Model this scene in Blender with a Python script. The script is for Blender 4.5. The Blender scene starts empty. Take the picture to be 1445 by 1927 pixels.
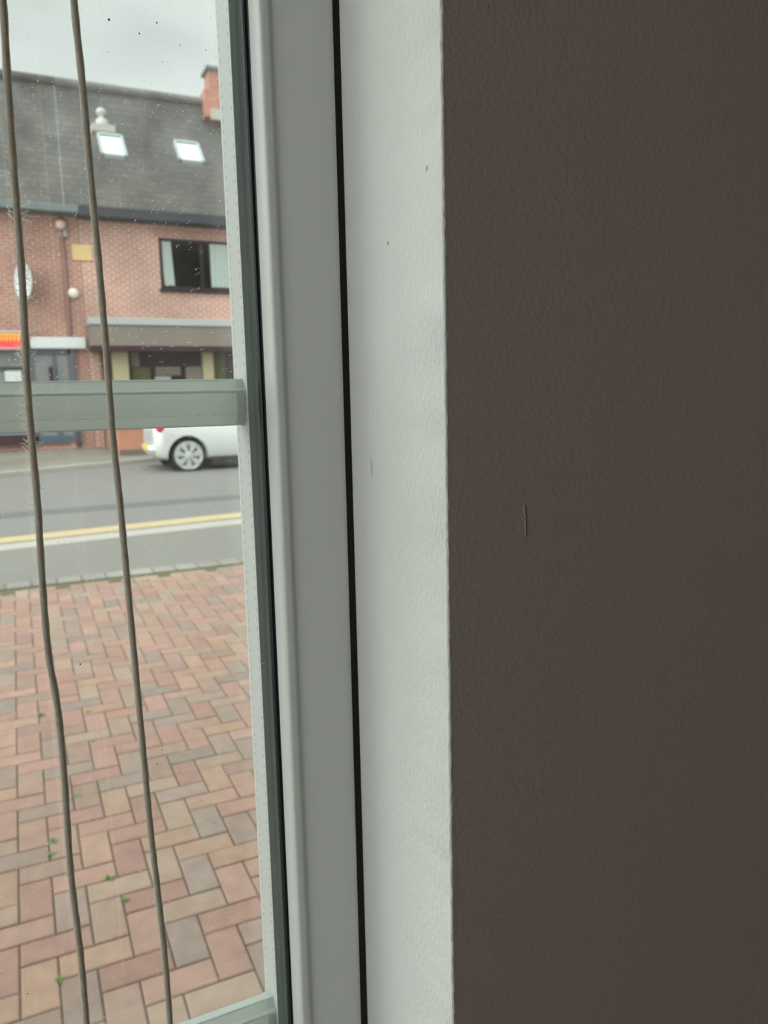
import bpy, bmesh, math, random
from math import sin, cos, tan, pi, radians, atan2, sqrt
from mathutils import Vector, Matrix
random.seed(7)
S = bpy.context.scene
C = S.collection

# ------------------------------------------------------------------ camera
FPX = 1450.0; CX = 722.5; CY = 963.5
YAW = radians(25.2); PITCH = radians(8.4); ROLL = 0.024
EYE = 1.70                                     # camera height above the paving under the window
f_ = Vector((sin(YAW)*cos(PITCH), cos(YAW)*cos(PITCH), -sin(PITCH)))
r0 = Vector((cos(YAW), -sin(YAW), 0)); u0 = r0.cross(f_)
r_ = r0*cos(ROLL) - u0*sin(ROLL); u_ = u0*cos(ROLL) + r0*sin(ROLL)
cam_d = bpy.data.cameras.new('camera'); cam = bpy.data.objects.new('camera', cam_d); C.objects.link(cam)
cam.matrix_world = Matrix(((r_.x, u_.x, -f_.x, 0), (r_.y, u_.y, -f_.y, 0), (r_.z, u_.z, -f_.z, EYE), (0, 0, 0, 1)))
cam_d.sensor_fit = 'VERTICAL'; cam_d.sensor_height = 36.0; cam_d.sensor_width = 27.0
cam_d.lens = FPX/1927*36
cam_d.clip_start = 0.01; cam_d.clip_end = 500
cam_d.dof.use_dof = True; cam_d.dof.focus_distance = 0.27; cam_d.dof.aperture_fstop = 23
S.camera = cam

# ------------------------------------------------------------------ view, sky, light
S.view_settings.view_transform = 'Standard'; S.view_settings.look = 'None'
S.view_settings.gamma = 1.0; S.view_settings.use_curve_mapping = False
S.view_settings.exposure = 0.0
SKY_LOW = (0.70, 0.76, 0.74); SKY_HIGH = 1.9
W = bpy.data.worlds.new('overcast_sky'); S.world = W; W.use_nodes = True
nt = W.node_tree; N = nt.nodes; L = nt.links
for n in list(N): N.remove(n)
out = N.new('ShaderNodeOutputWorld'); bg = N.new('ShaderNodeBackground')
tc = N.new('ShaderNodeTexCoord'); sep = N.new('ShaderNodeSeparateXYZ'); L.new(tc.outputs['Generated'], sep.inputs[0])
ns = N.new('ShaderNodeTexNoise'); ns.inputs['Scale'].default_value = 2.6; ns.inputs['Detail'].default_value = 3
mp = N.new('ShaderNodeMapping'); mp.inputs['Scale'].default_value = (1, 1, 2.2); mp.inputs['Location'].default_value = (0.35, 0, 0.6)
L.new(tc.outputs['Generated'], mp.inputs[0]); L.new(mp.outputs[0], ns.inputs['Vector'])
cr = N.new('ShaderNodeValToRGB'); cr.color_ramp.elements[0].position = 0.35; cr.color_ramp.elements[1].position = 0.65
cr.color_ramp.elements[0].color = (0.70, 0.75, 0.745, 1); cr.color_ramp.elements[1].color = (1.08, 1.13, 1.12, 1)
L.new(ns.outputs['Fac'], cr.inputs[0])
mr = N.new('ShaderNodeMapRange'); mr.inputs['From Min'].default_value = 0.42; mr.inputs['From Max'].default_value = 0.75
mr.inputs['To Min'].default_value = 1.0; mr.inputs['To Max'].default_value = SKY_HIGH
L.new(sep.outputs['Z'], mr.inputs['Value'])
# the hidden sun brightens the cloud behind the viewer's left shoulder
SUN_DIR = Vector((-0.78, -0.34, 0.52)).normalized(); SUN_GLOW = 3.4
dp = N.new('ShaderNodeVectorMath'); dp.operation = 'DOT_PRODUCT'; dp.inputs[1].default_value = SUN_DIR; L.new(tc.outputs['Generated'], dp.inputs[0])
lr = N.new('ShaderNodeMapRange'); lr.interpolation_type = 'SMOOTHSTEP'; lr.inputs['From Min'].default_value = -0.1; lr.inputs['From Max'].default_value = 1.0
lr.inputs['To Min'].default_value = 0.0; lr.inputs['To Max'].default_value = SUN_GLOW; L.new(dp.outputs['Value'], lr.inputs['Value'])
up = N.new('ShaderNodeMath'); up.operation = 'ADD'; L.new(mr.outputs[0], up.inputs[0]); L.new(lr.outputs[0], up.inputs[1])
L.new(cr.outputs[0], bg.inputs['Color']); L.new(up.outputs[0], bg.inputs['Strength']); L.new(bg.outputs[0], out.inputs[0])

# ------------------------------------------------------------------ helpers
SL = 0.03                                       # the street climbs gently away from the window
def ray(px, py): return f_ + r_*((px-CX)/FPX) - u_*((py-CY)/FPX)
def at(px, py, Y):
    d = ray(px, py); d = d*(Y/d.y); return Vector((d.x, d.y, d.z+EYE))
def gz(y, dz=0.0): return SL*y + dz
def ground(px, py, dz=0.0):
    d = ray(px, py); t = (EYE-dz)/(-d.z + SL*d.y); return Vector((d.x*t, d.y*t, EYE+d.z*t))

def tag(o, label=None, cat=None, group=None, kind=None):
    if label: o['label'] = label
    if cat: o['category'] = cat
    if group: o['group'] = group
    if kind: o['kind'] = kind
    return o
def link(name, me, m, parent=None, smooth=False):
    o = bpy.data.objects.new(name, me); C.objects.link(o)
    if m is not None:
        for q in (m if isinstance(m, (list, tuple)) else [m]): me.materials.append(q)
    if smooth:
        for p in me.polygons: p.use_smooth = True
    if parent is not None:
        o.parent = parent; o.matrix_parent_inverse = Matrix.Translation(-parent.location)
    return o
def empty(name, loc, label=None, cat=None, group=None, kind=None):
    o = bpy.data.objects.new(name, None); C.objects.link(o); o.location = loc; o.empty_display_size = 0.05
    return tag(o, label, cat, group, kind)
def from_bm(name, bm, m, parent=None, smooth=False):
    bmesh.ops.recalc_face_normals(bm, faces=bm.faces[:])
    me = bpy.data.meshes.new(name); bm.to_mesh(me); bm.free()
    return link(name, me, m, parent, smooth)
def bbox(bm, x0, x1, y0, y1, z0, z1, bev=0.0):
    b = bmesh.new(); bmesh.ops.create_cube(b, size=1)
    for v in b.verts: v.co = Vector(((x0+x1)/2+v.co.x*(x1-x0), (y0+y1)/2+v.co.y*(y1-y0), (z0+z1)/2+v.co.z*(z1-z0)))
    if bev: bmesh.ops.bevel(b, geom=b.edges[:], offset=bev, segments=2, affect='EDGES')
    me = bpy.data.meshes.new('t'); b.to_mesh(me); b.free(); bm.from_mesh(me); bpy.data.meshes.remove(me)
def box(name, x0, x1, y0, y1, z0, z1, m, parent=None, bev=0.0):
    bm = bmesh.new(); bbox(bm, x0, x1, y0, y1, z0, z1, bev); return from_bm(name, bm, m, parent)
def prism(bm, pts, axis, a, b):
    """pts: 2-D outline; extruded between a and b along axis ('x': pts=(y,z), 'y': (x,z), 'z': (x,y))"""
    def P(p, t): return {'x': (t, p[0], p[1]), 'y': (p[0], t, p[1]), 'z': (p[0], p[1], t)}[axis]
    va = [bm.verts.new(P(p, a)) for p in pts]; vb = [bm.verts.new(P(p, b)) for p in pts]
    n = len(pts)
    for i in range(n): bm.faces.new((va[i], va[(i+1) % n], vb[(i+1) % n], vb[i]))
    bm.faces.new(va); bm.faces.new(vb[::-1])
def tube(bm, path, rad, seg=10, twist=0.0, flute=0.0, nf=3):
    rings = []
    n = len(path)
    ln = 0
    for i, p in enumerate(path):
        p = Vector(p)
        a = Vector(path[max(0, i-1)]); b = Vector(path[min(n-1, i+1)])
        t = (b-a).normalized()
        s = t.cross(Vector((0, 1, 0)) if abs(t.y) < .9 else Vector((1, 0, 0))).normalized(); w = t.cross(s)
        if i: ln += (p-Vector(path[i-1])).length
        ring = []
        for k in range(seg):
            an = 2*pi*k/seg
            rr = rad*(1+flute*cos(nf*(an+twist*ln)))
            ring.append(bm.verts.new(p+s*rr*cos(an)+w*rr*sin(an)))
        rings.append(ring)
    for i in range(n-1):
        for k in range(seg): bm.faces.new((rings[i][k], rings[i][(k+1) % seg], rings[i+1][(k+1) % seg], rings[i+1][k]))
    bm.faces.new(rings[0][::-1]); bm.faces.new(rings[-1])
def disc_lathe(bm, prof, c, axis='y', seg=32):
    """prof: (radius, offset along axis)"""
    rings = []
    for (rr, t) in prof:
        ring = []
        for k in range(seg):
            a = 2*pi*k/seg; q = (rr*cos(a), rr*sin(a))
            ring.append(bm.verts.new({'y': (c[0]+q[0], c[1]+t, c[2]+q[1]), 'z': (c[0]+q[0], c[1]+q[1], c[2]+t), 'x': (c[0]+t, c[1]+q[0], c[2]+q[1])}[axis]))
        rings.append(ring)
    for i in range(len(prof)-1):
        for k in range(seg): bm.faces.new((rings[i][k], rings[i][(k+1) % seg], rings[i+1][(k+1) % seg], rings[i+1][k]))
    bm.faces.new(rings[0][::-1]); bm.faces.new(rings[-1])

# ------------------------------------------------------------------ materials
def mat(name, col, rough=0.6, metal=0.0, var=0.0, scale=8.0, bump=0.0, bscale=200.0, bdist=0.001, spec=None, emit=None, stretch=None):
    m = bpy.data.materials.new(name); m.use_nodes = True
    nt = m.node_tree; N = nt.nodes; L = nt.links; b = N['Principled BSDF']
    b.inputs['Base Color'].default_value = (*col, 1); b.inputs['Roughness'].default_value = rough; b.inputs['Metallic'].default_value = metal
    if spec is not None: b.inputs['Specular IOR Level'].default_value = spec
    tc = N.new('ShaderNodeTexCoord'); src = tc.outputs['Object']
    if stretch:
        mp = N.new('ShaderNodeMapping'); mp.inputs['Scale'].default_value = stretch; L.new(src, mp.inputs[0]); src = mp.outputs[0]
    n = N.new('ShaderNodeTexNoise'); n.inputs['Scale'].default_value = scale; n.inputs['Detail'].default_value = 4; L.new(src, n.inputs['Vector'])
    mx = N.new('ShaderNodeMixRGB'); mx.blend_type = 'MIX'
    mx.inputs[1].default_value = (*[max(0, c*(1-var)) for c in col], 1); mx.inputs[2].default_value = (*[min(1, c*(1+var)) for c in col], 1)
    L.new(n.outputs['Fac'], mx.inputs[0]); L.new(mx.outputs[0], b.inputs['Base Color'])
    m['mix'] = mx.name
    if bump:
        n2 = N.new('ShaderNodeTexNoise'); n2.inputs['Scale'].default_value = bscale; n2.inputs['Detail'].default_value = 3; L.new(src, n2.inputs['Vector'])
        bp = N.new('ShaderNodeBump'); bp.inputs['Strength'].default_value = bump; bp.inputs['Distance'].default_value = bdist
        L.new(n2.outputs['Fac'], bp.inputs['Height']); L.new(bp.outputs[0], b.inputs['Normal'])
    return m
def spots(m, pts):
    """marks with a place of their own on a surface: (x,y,z, radii, colour)"""
    nt = m.node_tree; N = nt.nodes; L = nt.links; b = N['Principled BSDF']
    cur = b.inputs['Base Color'].links[0].from_socket
    tc = N.new('ShaderNodeTexCoord')
    for (c, rad, col) in pts:
        mp = N.new('ShaderNodeMapping'); mp.vector_type = 'POINT'
        mp.inputs['Scale'].default_value = tuple(1/r for r in rad); mp.inputs['Location'].default_value = tuple(-a/r for a, r in zip(c, rad))
        L.new(tc.outputs['Object'], mp.inputs[0])
        ln = N.new('ShaderNodeVectorMath'); ln.operation = 'LENGTH'; L.new(mp.outputs[0], ln.inputs[0])
        mr = N.new('ShaderNodeMapRange'); mr.inputs['From Min'].default_value = 0.6; mr.inputs['From Max'].default_value = 1.0
        mr.inputs['To Min'].default_value = 1; mr.inputs['To Max'].default_value = 0; L.new(ln.outputs['Value'], mr.inputs['Value'])
        mx = N.new('ShaderNodeMixRGB'); L.new(mr.outputs[0], mx.inputs[0]); L.new(cur, mx.inputs[1]); mx.inputs[2].default_value = (*col, 1)
        cur = mx.outputs[0]
    L.new(cur, b.inputs['Base Color'])
def brick_mat(name, c1, c2, mortar, w=0.225, h=0.075, ms=0.012, axes='XZ', rough=0.9, patch=0.3, offset=0.5):
    m = bpy.data.materials.new(name); m.use_nodes = True
    nt = m.node_tree; N = nt.nodes; L = nt.links; b = N['Principled BSDF']; b.inputs['Roughness'].default_value = rough
    tc = N.new('ShaderNodeTexCoord'); sp = N.new('ShaderNodeSeparateXYZ'); cb = N.new('ShaderNodeCombineXYZ')
    L.new(tc.outputs['Object'], sp.inputs[0])
    if axes == 'XZ':
        ad = N.new('ShaderNodeMath'); ad.operation = 'ADD'; L.new(sp.outputs['X'], ad.inputs[0]); L.new(sp.outputs['Y'], ad.inputs[1])
        L.new(ad.outputs[0], cb.inputs[0]); L.new(sp.outputs['Z'], cb.inputs[1])
    else:
        L.new(sp.outputs['X'], cb.inputs[0]); L.new(sp.outputs['Y'], cb.inputs[1])
    br = N.new('ShaderNodeTexBrick'); br.offset = offset; L.new(cb.outputs[0], br.inputs['Vector'])
    br.inputs['Scale'].default_value = 1.0; br.inputs['Brick Width'].default_value = w; br.inputs['Row Height'].default_value = h
    br.inputs['Mortar Size'].default_value = ms; br.inputs['Mortar Smooth'].default_value = 0.2
    br.inputs['Color1'].default_value = (*c1, 1); br.inputs['Color2'].default_value = (*c2, 1); br.inputs['Mortar'].default_value = (*mortar, 1)
    n = N.new('ShaderNodeTexNoise'); n.inputs['Scale'].default_value = 0.8; n.inputs['Detail'].default_value = 5; L.new(tc.outputs['Object'], n.inputs['Vector'])
    mr = N.new('ShaderNodeMapRange'); mr.inputs['To Min'].default_value = 1-patch; mr.inputs['To Max'].default_value = 1+patch
    mr.inputs['From Min'].default_value = .3; mr.inputs['From Max'].default_value = .7
    L.new(n.outputs['Fac'], mr.inputs['Value'])
    mx = N.new('ShaderNodeVectorMath'); mx.operation = 'SCALE'; L.new(br.outputs['Color'], mx.inputs[0]); L.new(mr.outputs[0], mx.inputs['Scale'])
    L.new(mx.outputs[0], b.inputs['Base Color'])
    return m
def glass_mat(name, dust=0.0, specks=0.0, dark_spots=(), tint=(0.97, 0.985, 0.975)):
    m = bpy.data.materials.new(name); m.use_nodes = True
    nt = m.node_tree; N = nt.nodes; L = nt.links
    for n in list(N): N.remove(n)
    out = N.new('ShaderNodeOutputMaterial'); tr = N.new('ShaderNodeBsdfTransparent'); tr.inputs[0].default_value = (*tint, 1)
    gl = N.new('ShaderNodeBsdfGlossy'); gl.inputs['Roughness'].default_value = 0.0
    g = N.new('ShaderNodeNewGeometry'); dt = N.new('ShaderNodeVectorMath'); dt.operation = 'DOT_PRODUCT'
    L.new(g.outputs['Normal'], dt.inputs[0]); L.new(g.outputs['Incoming'], dt.inputs[1])
    ab = N.new('ShaderNodeMath'); ab.operation = 'ABSOLUTE'; L.new(dt.outputs['Value'], ab.inputs[0])
    s1 = N.new('ShaderNodeMath'); s1.operation = 'SUBTRACT'; s1.inputs[0].default_value = 1; L.new(ab.outputs[0], s1.inputs[1])
    pw = N.new('ShaderNodeMath'); pw.operation = 'POWER'; pw.inputs[1].default_value = 5; L.new(s1.outputs[0], pw.inputs[0])
    ma = N.new('ShaderNodeMath'); ma.operation = 'MULTIPLY_ADD'; ma.inputs[1].default_value = 0.96; ma.inputs[2].default_value = 0.04; L.new(pw.outputs[0], ma.inputs[0])
    mx = N.new('ShaderNodeMixShader'); L.new(ma.outputs[0], mx.inputs[0]); L.new(tr.outputs[0], mx.inputs[1]); L.new(gl.outputs[0], mx.inputs[2])
    cur = mx.outputs[0]
    tc = N.new('ShaderNodeTexCoord')
    if dust > 0:
        df = N.new('ShaderNodeBsdfDiffuse'); df.inputs[0].default_value = (.8, .8, .78, 1)
        tl = N.new('ShaderNodeBsdfTranslucent'); tl.inputs[0].default_value = (.8, .82, .8, 1)
        a = N.new('ShaderNodeMixShader'); a.inputs[0].default_value = 0.88; L.new(df.outputs[0], a.inputs[1]); L.new(tl.outputs[0], a.inputs[2])
        n1 = N.new('ShaderNodeTexNoise'); n1.inputs['Scale'].default_value = 45; n1.inputs['Detail'].default_value = 6; n1.inputs['Roughness'].default_value = .7
        L.new(tc.outputs['Object'], n1.inputs['Vector'])
        r1 = N.new('ShaderNodeMapRange'); r1.inputs['From Min'].default_value = .35; r1.inputs['From Max'].default_value = .75
        r1.inputs['To Min'].default_value = dust*.4; r1.inputs['To Max'].default_value = dust*1.8; L.new(n1.outputs['Fac'], r1.inputs['Value'])
        sx = N.new('ShaderNodeSeparateXYZ'); cx = N.new('ShaderNodeCombineXYZ'); L.new(tc.outputs['Object'], sx.inputs[0]); L.new(sx.outputs['X'], cx.inputs[0]); L.new(sx.outputs['Z'], cx.inputs[1])
        wp = N.new('ShaderNodeTexNoise'); wp.inputs['Scale'].default_value = 900; L.new(tc.outputs['Object'], wp.inputs['Vector'])
        wv = N.new('ShaderNodeVectorMath'); wv.operation = 'MULTIPLY_ADD'; L.new(wp.outputs['Color'], wv.inputs[0]); wv.inputs[1].default_value = (.0012, .0012, 0); L.new(cx.outputs[0], wv.inputs[2])
        v = N.new('ShaderNodeTexVoronoi'); v.voronoi_dimensions = '2D'; v.inputs['Scale'].default_value = 420; L.new(wv.outputs[0], v.inputs['Vector'])
        r2 = N.new('ShaderNodeMapRange'); r2.inputs['From Min'].default_value = .04; r2.inputs['From Max'].default_value = .10
        r2.inputs['To Min'].default_value = 1; r2.inputs['To Max'].default_value = 0; L.new(v.outputs['Distance'], r2.inputs['Value'])
        # only some cells hold a speck
        sp = N.new('ShaderNodeSeparateColor'); L.new(v.outputs['Color'], sp.inputs[0])
        gt = N.new('ShaderNodeMath'); gt.operation = 'GREATER_THAN'; gt.inputs[1].default_value = 0.86; L.new(sp.outputs[0], gt.inputs[0])
        mu = N.new('ShaderNodeMath'); mu.operation = 'MULTIPLY'; L.new(r2.outputs[0], mu.inputs[0]); L.new(gt.outputs[0], mu.inputs[1])
        mu2 = N.new('ShaderNodeMath'); mu2.operation = 'MULTIPLY_ADD'; L.new(mu.outputs[0], mu2.inputs[0]); mu2.inputs[1].default_value = specks; L.new(r1.outputs[0], mu2.inputs[2])
        mu2.use_clamp = True
        mm = N.new('ShaderNodeMixShader'); L.new(mu2.outputs[0], mm.inputs[0]); L.new(cur, mm.inputs[1]); L.new(a.outputs[0], mm.inputs[2]); cur = mm.outputs[0]
    for (c, rad) in dark_spots:
        mp = N.new('ShaderNodeVectorMath'); mp.operation = 'DISTANCE'; mp.inputs[1].default_value = c; L.new(tc.outputs['Object'], mp.inputs[0])
        mr = N.new('ShaderNodeMapRange'); mr.inputs['From Min'].default_value = rad*.7; mr.inputs['From Max'].default_value = rad*1.2
        mr.inputs['To Min'].default_value = 1; mr.inputs['To Max'].default_value = 0; L.new(mp.outputs['Value'], mr.inputs['Value'])
        dk = N.new('ShaderNodeBsdfDiffuse'); dk.inputs[0].default_value = (.01, .01, .012, 1)
        mm = N.new('ShaderNodeMixShader'); L.new(mr.outputs[0], mm.inputs[0]); L.new(cur, mm.inputs[1]); L.new(dk.outputs[0], mm.inputs[2]); cur = mm.outputs[0]
    L.new(cur, out.inputs[0])
    return m

# window geometry (metres; camera stands at x=0, y=0)
YG = 0.330            # room side of the inner pane
YF = 0.3165           # flat face of the sash
XR = 0.1342           # plaster reveal
YI = 0.2336           # room face of the wall
YO = 0.47             # outside face of the wall
Z0, Z1 = 0.85, 2.15   # opening
XL = -1.15
M = {}
M['reveal'] = mat('white_emulsion', (0.86, 0.865, 0.82), 0.75, bump=0.9, bscale=560, bdist=0.0008, var=.02, scale=30, stretch=(1, 1, .6))
M['wall'] = mat('taupe_emulsion', (0.49, 0.402, 0.362), 0.8, bump=0.42, bscale=520, bdist=0.0008, var=.05, scale=6)
M['cream'] = mat('cream_wall_paint', (0.55, 0.50, 0.45), 0.85, var=.03)
M['ceil'] = mat('white_ceiling_paint', (0.82, 0.81, 0.79), 0.9, var=.02)
M['carpet'] = mat('brown_carpet', (0.22, 0.17, 0.13), 0.95, var=.25, scale=60, bump=.4, bscale=300)
M['pvc'] = mat('white_upvc', (0.76, 0.78, 0.745), 0.32, var=.01)
M['bar'] = mat('white_bar_coating', (0.86, 0.90, 0.87), 0.25, var=.01)
def translucent(m, k, col=(.9, .93, .9)):
    nt = m.node_tree; N = nt.nodes; L = nt.links; b = N['Principled BSDF']; out = N['Material Output']
    t = N.new('ShaderNodeBsdfTranslucent'); t.inputs[0].default_value = (*col, 1); x = N.new('ShaderNodeMixShader'); x.inputs[0].default_value = k
    L.new(b.outputs[0], x.inputs[1]); L.new(t.outputs[0], x.inputs[2]); L.new(x.outputs[0], out.inputs[0])
translucent(M['bar'], .48)
M['rubber'] = mat('black_gasket_rubber', (0.012, 0.013, 0.016), 0.4)
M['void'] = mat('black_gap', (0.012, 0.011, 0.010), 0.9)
M['butyl'] = mat('grey_butyl_seal', (0.42, 0.47, 0.44), 0.35, var=.25, scale=60, stretch=(4, 1, .3))
M['cord'] = mat('beige_cotton_cord', (0.68, 0.62, 0.51), 0.9, var=.3, scale=600, bump=.5, bscale=1500, bdist=.0003)
M['fibre'] = mat('pale_fibre', (0.93, 0.92, 0.90), 0.7)
translucent(M['fibre'], .96, (.99, .99, .98)); translucent(M['cord'], .2, (.7, .64, .52))
M['extbrick'] = brick_mat('outer_red_brick', (.36, .15, .10), (.28, .12, .09), (.35, .30, .26))

# ------------------------------------------------------------------ own building: room shell
RX0, RX1, RY0, RZ0, RZ1 = -1.6, 1.5, -3.4, 0.15, 2.55
def struct(o): o['kind'] = 'structure'; return o
bm = bmesh.new()                                 # wall around the opening, taupe inside, brick outside
for (a, b, c, d) in ((XR+.0007, RX1, RZ0, RZ1), (RX0, XL, RZ0, RZ1), (XL, XR+.0007, RZ0, Z0-.003), (XL, XR+.0007, Z1+.003, RZ1)):
    bbox(bm, a, b, YI, YI+.06, c, d)
struct(from_bm('wall_front', bm, M['wall']))
bm = bmesh.new()
for (a, b, c, d) in ((XR+.012, 4.5, -.2, 6), (-5.5, XL-.01, -.2, 6), (XL-.01, XR+.012, -.2, Z0-.012), (XL-.01, XR+.012, Z1+.01, 6)):
    bbox(bm, a, b, YI+.061, YO, c, d)
struct(from_bm('wall_front_outer', bm, M['extbrick']))
# reveal: white plaster returning from the frame to the rounded corner bead, then a hairline onto the wall face
def reveal_strip():
    bm = bmesh.new(); nz = 420; R = 0.0009
    rows = []
    rnd = random.Random(3)
    for i in range(nz+1):
        z = Z0-.0 + (Z1-Z0)*i/nz
        x_f = XR - .0008 + .0016*(z-1.35)/0.5*0.6         # the plaster is not quite plumb at the frame
        j = rnd.uniform(-.00016, .00016); j2 = rnd.uniform(-.00025, .00025)
        pts = [(x_f, YF+.022), (x_f, YF), ((XR+x_f)/2, (YF+YI)/2)]
        for k in range(7):
            a = pi/2*k/6
            pts.append((XR+R-(R)*cos(a)+j*(k > 0), YI+R-R*sin(a)+j2*(k > 1)*.5))
        pts.append((XR+R+.0003+j2, YI-.00002)); pts.append((XR+R+.0008, YI+.0006))
        rows.append([bm.verts.new((p[0], p[1], z)) for p in pts])
    for i in range(nz):
        for k in range(len(rows[0])-1): bm.faces.new((rows[i][k], rows[i][k+1], rows[i+1][k+1], rows[i+1][k]))
    o = from_bm('wall_reveal_right', bm, M['reveal'], smooth=True)
    return struct(o)
rv = reveal_strip()
struct(box('wall_reveal_left', XL-.004, XL, YI, YF+.02, Z0, Z1, M['reveal']))
struct(box('wall_reveal_top', XL, XR, YI, YF+.02, Z1, Z1+.004, M['reveal']))
sill = box('window_sill', XL-.03, XR+.0, YI-.03, YF+.02, Z0-.024, Z0, M['pvc'], bev=.004); struct(sill)
p1 = at(803, 317, .28); 
def on_reveal(px, py):
    d = ray(px, py); d = d*(XR/d.x); return Vector((d.x, d.y, d.z+EYE))
a1 = on_reveal(803, 317); a2 = on_reveal(730, 458); a3 = on_reveal(700, 880)
spots(M['reveal'], [(a1, (.01, .0011, .0012), (.62, .50, .26)), (a2, (.01, .0006, .0009), (.2, .2, .19)), (a3, (.01, .0016, .005), (.66, .68, .68))])
b1 = at(988, 978, YI)
bm = bmesh.new()
tube(bm, [(b1.x-.0006, YI, b1.z+.0055), (b1.x, YI-.0000, b1.z+.001), (b1.x+.0003, YI, b1.z-.006)], .00035, 6)
tube(bm, [(b1.x-.0016, YI, b1.z+.001), (b1.x, YI, b1.z-.0005)], .0003, 6)
struct(from_bm('wall_front_plaster_nick', bm, M['wall'], smooth=True))

bm = bmesh.new(); bbox(bm, RX1, RX1+.1, RY0, YI, RZ0, RZ1); struct(from_bm('wall_right', bm, M['cream']))
bm = bmesh.new()                                 # left wall with an unseen side window, added to light the reveal
BY0, BY1, BZ0, BZ1 = -1.02, -.02, 1.20, 2.45
for (a, b, c, d) in ((RY0, BY0, RZ0, RZ1), (BY1, YI, RZ0, RZ1), (BY0, BY1, RZ0, BZ0), (BY0, BY1, BZ1, RZ1)): bbox(bm, RX0-.1, RX0, a, b, c, d)
struct(from_bm('wall_left', bm, M['cream']))
struct(box('wall_back', RX0, RX1, RY0-.1, RY0, RZ0, RZ1, M['cream']))
struct(box('floor', RX0-.1, RX1+.1, RY0-.1, YI+.3, RZ0-.1, RZ0, M['carpet']))
struct(box('ceiling', RX0-.1, RX1+.1, RY0-.1, YI+.06, RZ1, RZ1+.1, M['ceil']))
w2 = empty('added_side_window', (RX0, BY0, BZ0), kind='structure')
bm = bmesh.new()
for (a, b, c, d) in ((BY0, BY0+.06, BZ0, BZ1), (BY1-.06, BY1, BZ0, BZ1), (BY0, BY1, BZ0, BZ0+.06), (BY0, BY1, BZ1-.06, BZ1), (-.55, -.49, BZ0, BZ1)): bbox(bm, RX0-.07, RX0-.02, a, b, c, d)
from_bm('window_frame', bm, M['pvc'], w2)

# ------------------------------------------------------------------ the window in the photograph
win = empty('window_1', (XR, YF, Z0), kind='structure')
# right sash stile: bead + flat, profile in plan
prof = [(.0975, .352), (.0986, .3300), (.0985, .3262), (.0987, .3175), (.0988, .3166), (.0992, .3160), (.0993, .3154), (.0999, .3147),
        (.1007, .3144), (.1015, .3146), (.1022, .3151), (.1027, .3162), (.1031, .3170), (.1038, .3173), (.1048, .3169), (.1062, .3165),
        (.1285, .3165), (.1302, .3167), (.1308, .3172), (.1309, .3185), (.1309, .352)]
bm = bmesh.new()
zs = [Z0+.004, 1.30, 1.60, 1.90, Z1-.003]
rows = []
for z in zs:
    k = (z-EYE+.05)/0.45
    rows.append([bm.verts.new((x + (.0014*k if x > .128 else (.0004*k)), y, z)) for x, y in prof])
for i in range(len(zs)-1):
    for k in range(len(prof)): bm.faces.new((rows[i][k], rows[i][(k+1) % len(prof)], rows[i+1][(k+1) % len(prof)], rows[i+1][k]))
bm.faces.new(rows[0]); bm.faces.new(rows[-1])
fr = from_bm('window_frame', bm, M['pvc'], win, smooth=True)
em = fr.modifiers.new('e', 'EDGE_SPLIT'); em.split_angle = radians(50)
bm = bmesh.new()
bbox(bm, XL+.004, XL+.055, YF, .352, Z0+.004, Z1-.003, .002)
bbox(bm, XL+.055, .0975, YF, .352, Z0+.004, Z0+.05, .002)
bbox(bm, XL+.055, .0975, YF, .352, Z1-.053, Z1-.003, .002)
from_bm('window_frame', bm, M['pvc'], win)
# outer frame fixed to the brickwork behind the sash
bm = bmesh.new()
bbox(bm, .1315, XR+.02, .335, .40, Z0-.01, Z1+.01); bbox(bm, XL-.02, XL+.03, .353, .40, Z0-.01, Z1+.01)
bbox(bm, XL-.02, XR+.02, .353, .40, Z0-.012, Z0+.03); bbox(bm, XL-.02, XR+.02, .353, .40, Z1-.03, Z1+.01)
bbox(bm, .104, .1315, .3585, .40, Z0, Z1)
from_bm('outer_frame', bm, M['pvc'], win)
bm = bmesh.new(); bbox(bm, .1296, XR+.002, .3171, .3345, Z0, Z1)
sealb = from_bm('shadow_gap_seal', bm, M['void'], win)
# gasket
bm = bmesh.new()
prism(bm, [(.0963, .3300), (.0966, .3288), (.0972, .3281), (.0980, .3284), (.0990, .3262), (.0990, .3300)], 'z', Z0+.05, Z1-.053)
from_bm('gasket', bm, M['rubber'], win, smooth=False)
# sealed unit: two panes with spacer between
dark = [((205, 37), .00032), ((295, 43), .00022), ((262, 63), .00022), ((202, 98), .00012), ((339, 85), .00016), ((387, 94), .00015), ((305, 117), .00012),
        ((406, 109), .00012), ((151, 1250), .00022), ((52, 1870), .00018), ((43, 164), .00014), ((296, 1438), .0002), ((305, 1411), .00018)]
ds = [(at(p[0], p[1], YG), r*1.4) for p, r in dark]
M['glass_in'] = glass_mat('dusty_inner_glass', dust=.016, specks=.8, dark_spots=ds)
M['glass_out'] = glass_mat('outer_glass', dust=.012, specks=.0)
zg0, zg1 = Z0+.04, Z1-.045
def pane(name, y, m):
    bm = bmesh.new(); bbox(bm, XL+.045, .1020, y, y+.004, zg0, zg1)
    me = bpy.data.meshes.new(name); bmesh.ops.recalc_face_normals(bm, faces=bm.faces[:]); bm.to_mesh(me); bm.free()
    return link(name, me, m, win)
YS0, YS1 = YG+.0042, YG+.0242
pane('pane', YG, M['glass_in']); pane('pane', YS1+.0002, M['glass_out'])
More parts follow.
